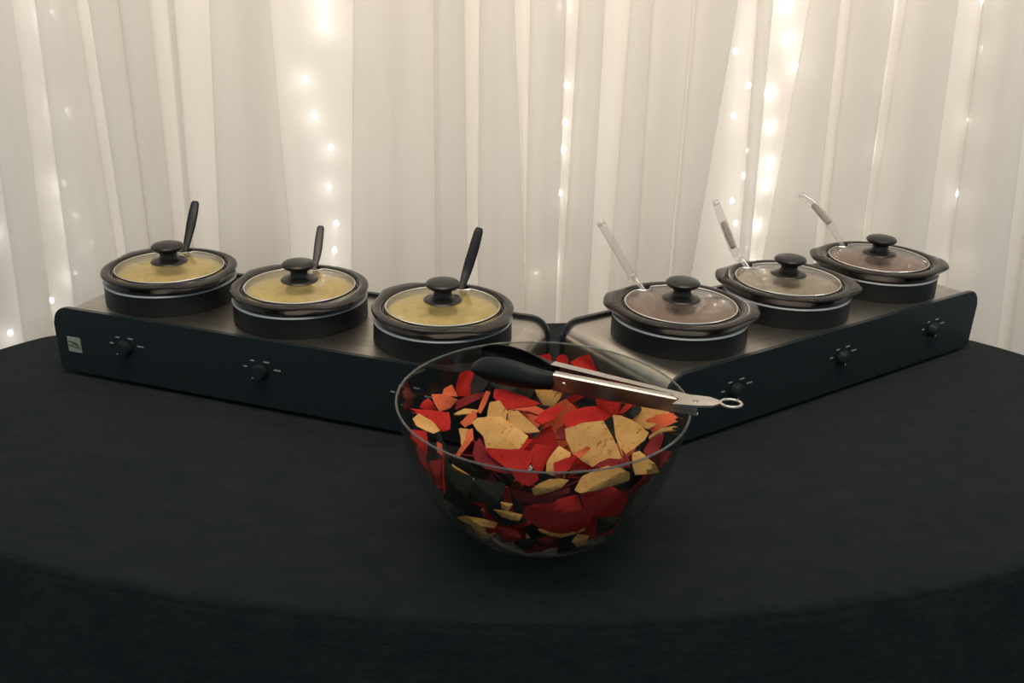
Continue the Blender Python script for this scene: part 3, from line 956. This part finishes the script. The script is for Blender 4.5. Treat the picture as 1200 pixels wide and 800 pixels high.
# (colour, facing 0 = lies flat .. 1 = faces the viewer, lift towards the viewer in mm, outline in the photograph, label)
CHIPS = [
 ('r', .80, 2, [(531.5, 433.5), (555.5, 434), (551, 465), (528.5, 461)], 'square red chip standing upright under the black tong heads'),
 ('o', .70, 3, [(519.5, 455), (530, 451), (536, 463.5), (518, 463)], 'small orange red chip at the foot of the upright square red chip'),
 ('o', .65, 8, [(503, 458), (537.5, 468), (515, 483)], 'orange red triangular chip lying before the upright square red chip'),
 ('m', .55, 4, [(535, 469.5), (576.5, 454.5), (562, 468), (533, 479)], 'dark red chip seen nearly edge-on below the upright square red chip'),
 ('r', .75, 5, [(501.5, 464), (512, 482), (491, 478)], 'small red chip half hidden behind the orange red triangular chip'),
 ('r', .60, 9, [(470, 480), (483, 479.5), (527, 484), (528, 504), (519, 505.5), (498, 487)], 'long curled red chip against the rim of the bowl'),
 ('y', .65, 5, [(483.5, 490.5), (491, 484.5), (518, 503), (507.5, 508.5), (488, 499.5)], 'yellow chip tucked under the long curled red chip'),
 ('y', .35, 6, [(530, 481.5), (560, 477), (556, 483), (538, 485)], 'yellow chip seen on edge behind the large broken yellow one'),
 ('o', .75, 9, [(570, 458), (575, 460), (564, 485), (559, 483)], 'narrow orange red chip standing on edge beside the large broken yellow one'),
 ('o', .70, 6, [(539, 495), (557, 480), (559, 489), (545, 501)], None),
 ('y', .75, 4, [(537.5, 501.7), (549, 502.5), (548, 516), (540.5, 522)], None),
 ('o', .80, 6, [(547, 504), (553, 501), (555, 514.5), (536, 536), (533, 532), (546, 515)], None),
 ('r', .75, 5, [(473, 501), (500, 505.5), (501, 530), (492, 528)], 'red chip sticking up between the long curled one and the bowl wall'),
 ('m', .75, 4, [(487, 520), (500, 530), (500, 556), (492, 545)], None),
 ('o', .80, 3, [(512, 517), (518, 521), (519, 534), (512, 530)], None),
 ('d', .80, 2, [(555, 438), (574, 445), (566, 458), (551, 463)], None),
 ('d', .55, 1, [(578, 440), (612, 446), (600, 460), (580, 456)], None),
 ('r', .60, 5, [(579.5, 456), (594.5, 457), (635, 474), (604, 478), (594.5, 481), (578, 465.5)], 'wide red chip lying right behind the large broken yellow one'),
 ('y', .70, 11, [(553, 495.5), (571, 488), (587, 487), (620, 512), (609.5, 527), (569, 524.5), (567, 512)], 'large broken yellow chip on top of the heap'),
 ('y', .75, 7, [(573.5, 471.5), (585.5, 469), (594.5, 482), (593, 493), (570.5, 490)], 'yellow chip leaning up behind the large broken yellow one'),
 ('y', .65, 6, [(596, 483), (606.5, 481), (633.5, 506), (617, 508), (594, 497)], 'pointed yellow chip beside the large broken one'),
 ('y', .75, 9, [(624.5, 452), (662, 455.7), (649, 476), (636.5, 474.5)], 'yellow chip right under the tongs\' black grip'),
 ('r', .55, 4, [(626, 492.5), (638, 480.5), (660, 475), (650, 491), (635, 498)], 'red chip between the yellow one under the tongs and the pointed yellow one'),
 ('m', .45, 5, [(632, 504.5), (645, 495), (647, 499)], None),
 ('r', .72, 10, [(567, 526), (618.5, 528), (624, 531), (619, 549.5), (605, 556), (574, 535)], 'broad bright red chip below the large broken yellow one'),
 ('m', .75, 8, [(554, 530), (561.5, 512), (570.5, 527), (593, 547), (617, 558), (582.5, 553), (557, 542)], 'curled dark red chip wrapping the edge of the broad bright red one'),
 ('r', .75, 8, [(626, 519), (650, 522), (641, 539), (630.5, 556), (620, 538)], 'red chip between the broad bright red one and the large square yellow one'),
 ('r', .80, 5, [(600, 553), (628, 552), (632, 562), (620, 570), (604, 562)], None),
 ('y', .75, 10, [(654.5, 521), (668.7, 530), (668, 537.5), (655, 545), (649, 557), (639.5, 554), (641, 541)], 'yellow chip crossed by a red one before the large square yellow chip'),
 ('r', .70, 14, [(648.5, 542), (676, 533.5), (668, 550), (650, 556.5)], 'red chip lying across a yellow one just inside the rim'),
 ('y', .72, 12, [(661, 503), (707, 492), (729, 538), (695, 548), (669.5, 530)], 'large square yellow chip with a clean straight edge'),
 ('r', .50, 6, [(664, 482), (704, 475), (718, 490), (680, 499), (658, 505)], 'long flat red chip right behind the large square yellow one'),
 ('m', .60, 4, [(648, 511), (662, 498), (668, 514), (652, 517)], None),
 ('r', .55, 7, [(699, 467), (728, 465), (716, 488.5), (701, 475)], None),
 ('r', .50, 5, [(663, 466), (690, 460), (680, 470.5), (669, 472)], None),
 ('d', .55, 2, [(672, 472), (697, 463), (700, 475), (684, 480)], None),
 ('r', .50, 8, [(724, 484), (738.5, 469), (741, 476), (730, 485)], None),
 ('d', .55, 2, [(737, 484), (748, 470), (752, 480), (742, 490)], None),
 ('o', .60, 18, [(669.5, 533), (687.5, 523.5), (692, 526), (679, 538)], 'small orange red sliver lying on the large square yellow chip'),
 ('m', .65, 16, [(694, 548), (713, 537), (725, 538.5), (737, 547.5), (722, 551)], 'dark red chip between the square yellow and the curved yellow one'),
 ('y', .70, 14, [(682, 556), (712, 546), (738, 552), (738, 560), (722, 567), (680, 578), (673, 573)], 'curved yellow chip crossing the rim of the bowl'),
 ('y', .72, 10, [(717.7, 484.5), (739.5, 492), (761, 506), (756, 515), (729, 535.5)], 'triangular yellow chip beside the large square one'),
 ('y', .60, 2, [(739, 491), (753, 475), (774, 473), (787, 484), (760, 504)], "yellow chip under the orange red one by the tongs' hinge"),
 ('o', .60, 9, [(756.5, 491.5), (786, 483), (803, 485.5), (795, 494), (763.5, 505)], 'orange red chip poking out under the tongs\' hinge'),
 ('y', .40, 2, [(759, 507), (793.5, 497), (796, 500), (774, 507), (760, 513)], 'yellow chip seen on edge below the orange red one by the hinge'),
 ('m', .70, 6, [(754, 528), (762, 515), (778.5, 508), (773, 527), (760.5, 537)], None),
 ('y', .75, 8, [(741, 531), (750, 528.5), (759, 537), (768, 543), (773, 554), (744, 556), (741, 545)], 'yellow chip against the wall below the triangular yellow one'),
 ('m', .80, 3, [(775, 528), (790, 528), (787, 543), (774, 548)], None),
 ('m', .60, 4, [(728, 524), (737, 538), (739, 549), (732, 541)], None),
 ('d', .75, 1, [(707, 493), (717, 487), (727, 512), (722, 520)], None),
 ('y', .80, 4, [(535, 605), (545.5, 603.5), (584, 612), (580.5, 618), (562, 616), (548, 614)], None),
 ('y', .85, 5, [(548, 611), (564, 614), (573, 630), (565, 631)], None),
 ('y', .75, 5, [(578, 596), (613, 603), (608.5, 610), (589, 606)], None),
 ('y', .80, 6, [(586, 588), (601, 590.5), (595, 599), (588, 596)], None),
 ('m', .80, 3, [(584, 617), (605, 620.5), (613, 632), (587, 635)], None),
 ('m', .75, 7, [(596, 573), (626, 582), (646, 583), (667, 571), (668, 577), (640, 590), (610, 588)], 'curved dark red chip above the large round-edged red chip'),
 ('y', .70, 11, [(623, 573), (644, 561), (667, 562.5), (658, 572), (626, 581)], 'yellow chip just below the rim above the large round-edged red chip'),
 ('r', .88, 10, [(614, 594), (647, 586), (677, 579), (683, 596.5), (695, 603.5), (688, 618), (658, 626), (633, 619), (613, 606)], 'large round-edged red chip pressed against the front wall of the bowl'),
 ('y', .88, 3, [(630, 619), (658, 625), (686, 617), (684, 622), (658, 630), (634, 624)], None),
 ('r', .88, 12, [(679, 580), (705, 563), (721, 571), (737, 582), (730, 598), (722, 604), (698, 605.5), (685, 597)], 'red chip pressed to the bowl wall under the curved yellow chip'),
 ('y', .85, 5, [(670, 634), (677, 625), (690, 627), (688, 637), (675, 640)], 'small yellow chip at the bottom of the bowl below the big red one'),
 ('m', .80, 4, [(629, 631), (653, 628), (648, 637), (637, 638)], None),
 ('d', .80, 3, [(600, 628), (628, 634), (624, 644), (604, 640)], None),
 ('m', .85, 4, [(503, 540), (518, 538), (512, 574), (506, 562)], None),
 ('d', .85, 3, [(520, 548), (555, 558), (545, 590), (526, 580)], None),
 ('d', .85, 4, [(556, 560), (592, 566), (584, 590), (552, 588)], None),
 ('d', .85, 2, [(700, 606), (728, 604), (716, 622), (700, 626)], None),
 ('r', .70, 4, [(631, 414), (645, 411), (648, 424), (636, 422)], None),
 ('r', .75, 5, [(652.5, 417), (658.5, 408), (664.5, 409.5), (668, 426), (652, 426)], None),
 ('r', .70, 5, [(668, 424), (693, 411), (698, 418), (701, 436), (676, 432)], 'red chip leaning on the far wall of the bowl'),
]
UP = Vector((0, 0, 1))
for (col, fac, lift, poly, lbl) in CHIPS:
    cx = sum(q[0] for q in poly) / len(poly); cy = sum(q[1] for q in poly) / len(poly)
    p = hit(cx, cy)
    if cy < 437 and cx > 625:                       # chips leaning on the far wall
        p = CAMP + ray(cx, cy) * ((0.138 - CAM_H) / ray(cx, cy).z)
    to = (CAMP - p).normalized()
    p = p + to * (lift * 0.001)
    nrm = (UP * (1 - fac) + to * fac).normalized()
    nrm = (nrm + Vector((random.uniform(-.22, .22), random.uniform(-.08, .08), 0))).normalized()
    pts = []
    for (a, b) in poly:
        d = ray(a, b)
        t = (p - CAMP).dot(nrm) / d.dot(nrm)
        pts.append(CAMP + d * t)
    # consistent winding about the normal
    area = Vector()
    for k in range(len(pts)): area += (pts[k] - p).cross(pts[(k + 1) % len(pts)] - p)
    if area.dot(nrm) < 0: pts.reverse()
    make_chip(pts, nrm, random.uniform(-0.011, 0.006), col, lbl)
# chips below the top layer
rf = random.Random(21)
count = 0
while count < 92:
    a, rad, zz = rf.uniform(0, 2 * PI), math.sqrt(rf.uniform(0, 1)), rf.uniform(0.022, 0.132)
    if rf.random() < 0.45: a = rf.uniform(-PI, 0); rad = 0.72 + 0.28 * rad
    if a < 0 and rad > 0.7 and rf.random() < 0.5: zz = rf.uniform(0.02, 0.10)
    R = max(bowl_r(zz) - 0.020, 0.02)
    p = Vector((BX + rad * R * math.cos(a), BY + rad * R * math.sin(a), zz))
    if p.z > heap(p.x, p.y) - 0.016: continue
    nrm = Vector((rf.gauss(0, 1), rf.gauss(0, 1), rf.gauss(0, 1) + 1.0)).normalized()
    if rad > 0.75:
        nrm = (Vector((math.cos(a), math.sin(a), -0.5)) + nrm * 0.35).normalized()
    u = nrm.orthogonal().normalized()
    v = nrm.cross(u)
    ph = rf.uniform(0, 2 * PI)
    k = rf.choice((3, 3, 3, 4))
    sz = rf.uniform(0.024, 0.034)
    pts = [p + u * (sz * math.cos(ph + 2 * PI * j_ / k)) + v * (sz * math.sin(ph + 2 * PI * j_ / k)) for j_ in range(k)]
    col = rf.choice('rmmmrddddymo')
    make_chip(pts, nrm, rf.uniform(-0.006, 0.006), col, None, True, 'under')
    count += 1

# ------------------------------------------------------------------ tongs lying across the bowl
TT = 0.1835                                          # top edge of the arms, above the table
hinge = at_z(822, 470, TT)
near_a, near_b = at_z(648, 438, TT), at_z(818, 471.5, TT)
far_a, far_b = at_z(651, 422.5, TT), at_z(815, 463, TT)
tongs = empty('serving_tongs', hinge)
tag(tongs, 'steel serving tongs with black nylon heads laid across the bowl', 'tongs')
H0 = hinge.copy()
def arm(a, b, side, name, wa, wb):
    """U-channel: an upright outer wall with a flange above and below, tapering to the hinge; side -1 = towards the viewer"""
    d = (b - a).normalized()
    out_ = Vector((d.y, -d.x, 0)).normalized()
    if out_.y > 0: out_ = -out_
    out_ = out_ * (1 if side < 0 else -1)
    bm = bmesh.new()
    nn = 14
    rows = []
    th = 0.0011
    for k in range(nn):
        t = k / (nn - 1)
        p = a.lerp(b, t) - H0
        h = 0.0205 + (0.0165 - 0.0205) * t
        w = wa + (wb - wa) * t
        # section points (offset outward, drop): outside skin then inside skin
        s = [(-w, 0), (-0.0015, 0), (0, -0.0015), (0, -h + 0.0015), (-0.0015, -h), (-w, -h), (-w, -h + th), (-0.0020, -h + th), (-th, -h + 0.0025), (-th, -0.0025), (-0.0020, -th), (-w, -th)]
        rows.append([bm.verts.new(p + out_ * q[0] + Vector((0, 0, q[1]))) for q in s])
    m = len(rows[0])
    for k in range(nn - 1):
        for j_ in range(m):
            bm.faces.new((rows[k][j_], rows[k][(j_ + 1) % m], rows[k + 1][(j_ + 1) % m], rows[k + 1][j_]))
    bm.faces.new(rows[0]); bm.faces.new(list(reversed(rows[-1])))
    return from_bm(name, bm, M['tongs_steel'], tongs), out_, d
arm_n, out_n, dir_n = arm(near_a, near_b, -1, 'arm', 0.0085, 0.0085)
arm_f, out_f, dir_f = arm(far_a, far_b, 1, 'arm', 0.0125, 0.0085)
def head(a, d, out_, lateral, name, tipshift):
    """nylon scoop: a curved paddle that widens from the arm and rounds off"""
    prof = [(0.0, 0.0195, -0.0205), (0.012, 0.0205, -0.021), (0.024, 0.026, -0.024), (0.045, 0.033, -0.027), (0.065, 0.034, -0.027), (0.082, 0.029, -0.0245), (0.093, 0.019, -0.020), (0.098, 0.007, -0.014)]
    bm = bmesh.new()
    rows = []
    for (s, hgt, zlow) in prof:
        row = []
        c = a - H0 - d * s + out_ * (tipshift * (s / 0.098) ** 1.5)
        zc = zlow + hgt / 2
        nn = 9
        for k in range(nn):
            q = k / (nn - 1) * 2 - 1
            bow = 0.010 * (1 - q * q) * min(1.0, s / 0.03 + 0.15)
            row.append(bm.verts.new(c + Vector((0, 0, zc + q * hgt / 2)) + out_ * (bow - 0.001)))
        for k in range(nn - 1, -1, -1):
            q = k / (nn - 1) * 2 - 1
            bow = 0.010 * (1 - q * q) * min(1.0, s / 0.03 + 0.15)
            tk = 0.0030 if s > 0.02 else 0.0085
            row.append(bm.verts.new(c + Vector((0, 0, zc + q * hgt / 2 * 0.97)) + out_ * (bow - 0.001 - tk)))
        rows.append(row)
    m = len(rows[0])
    for k in range(len(rows) - 1):
        for j_ in range(m):
            bm.faces.new((rows[k][j_], rows[k][(j_ + 1) % m], rows[k + 1][(j_ + 1) % m], rows[k + 1][j_]))
    bm.faces.new(rows[0]); bm.faces.new(list(reversed(rows[-1])))
    o = from_bm(name, bm, M['nylon'], tongs)
    md = o.modifiers.new('subdivision', 'SUBSURF'); md.levels = 1; md.render_levels = 2
    return o
head(near_a + dir_n * 0.004, dir_n, out_n, -1, 'nylon_head', 0.000)
head(far_a + dir_f * 0.004, dir_f, out_f, 1, 'nylon_head', -0.004)
# rivets that hold the heads to the arms
for a, d, o_ in ((near_a, dir_n, out_n), (far_a, dir_f, out_f)):
    bm = bmesh.new()
    R = Matrix.Translation(a + d * 0.012 - H0 + o_ * 0.0004 + Vector((0, 0, -0.010))) @ o_.to_track_quat('Z', 'Y').to_matrix().to_4x4()
    bmesh.ops.create_cone(bm, cap_ends=True, segments=16, radius1=0.003, radius2=0.0022, depth=0.0012, matrix=R)
    from_bm('rivet', bm, M['tongs_steel'], tongs)
# hinge plate that tapers towards the pull ring
ringc = at_z(856.5, 474, TT - 0.002)
dh = (ringc - hinge); dh.z = 0
lenr = dh.length
dh.normalize()
sd = Vector((-dh.y, dh.x, 0))
bm = bmesh.new()
out_pts = [(-0.030, 0.0125), (-0.004, 0.0125), (0.010, 0.0100), (lenr - 0.010, 0.0026), (lenr - 0.010, -0.0026), (0.010, -0.0100), (-0.004, -0.0115), (-0.030, -0.0105), (-0.022, 0.001)]
for z0, z1 in ((0.0006, -0.0016),):
    a_ = [bm.verts.new(dh * p + sd * q + Vector((0, 0, z0))) for p, q in out_pts]
    b_ = [bm.verts.new(dh * p + sd * q + Vector((0, 0, z1))) for p, q in out_pts]
    bm.faces.new(a_); bm.faces.new(list(reversed(b_)))
    for k in range(len(out_pts)):
        bm.faces.new((a_[k], b_[k], b_[(k + 1) % len(out_pts)], a_[(k + 1) % len(out_pts)]))
from_bm('hinge_plate', bm, M['tongs_steel'], tongs, smooth=False)
bm = bmesh.new()
bmesh.ops.create_cone(bm, cap_ends=True, segments=20, radius1=0.0034, radius2=0.0026, depth=0.0015, matrix=Matrix.Translation(dh * -0.006 + Vector((0, 0, 0.0012))))
from_bm('hinge_pin', bm, M['tongs_steel'], tongs)
rp = []
for k in range(29):
    a_ = 2 * PI * k / 28
    rp.append(dh * (lenr + 0.0105 * math.cos(a_)) + sd * (0.0088 * math.sin(a_)) + Vector((0, 0, -0.0008)))
v, f = sweep(rp, lambda t, k: [(0.0018 * math.cos(2 * PI * j_ / 10), 0.0018 * math.sin(2 * PI * j_ / 10)) for j_ in range(10)], cap=False)
link_mesh('pull_ring', v, f, M['tongs_steel'], tongs)
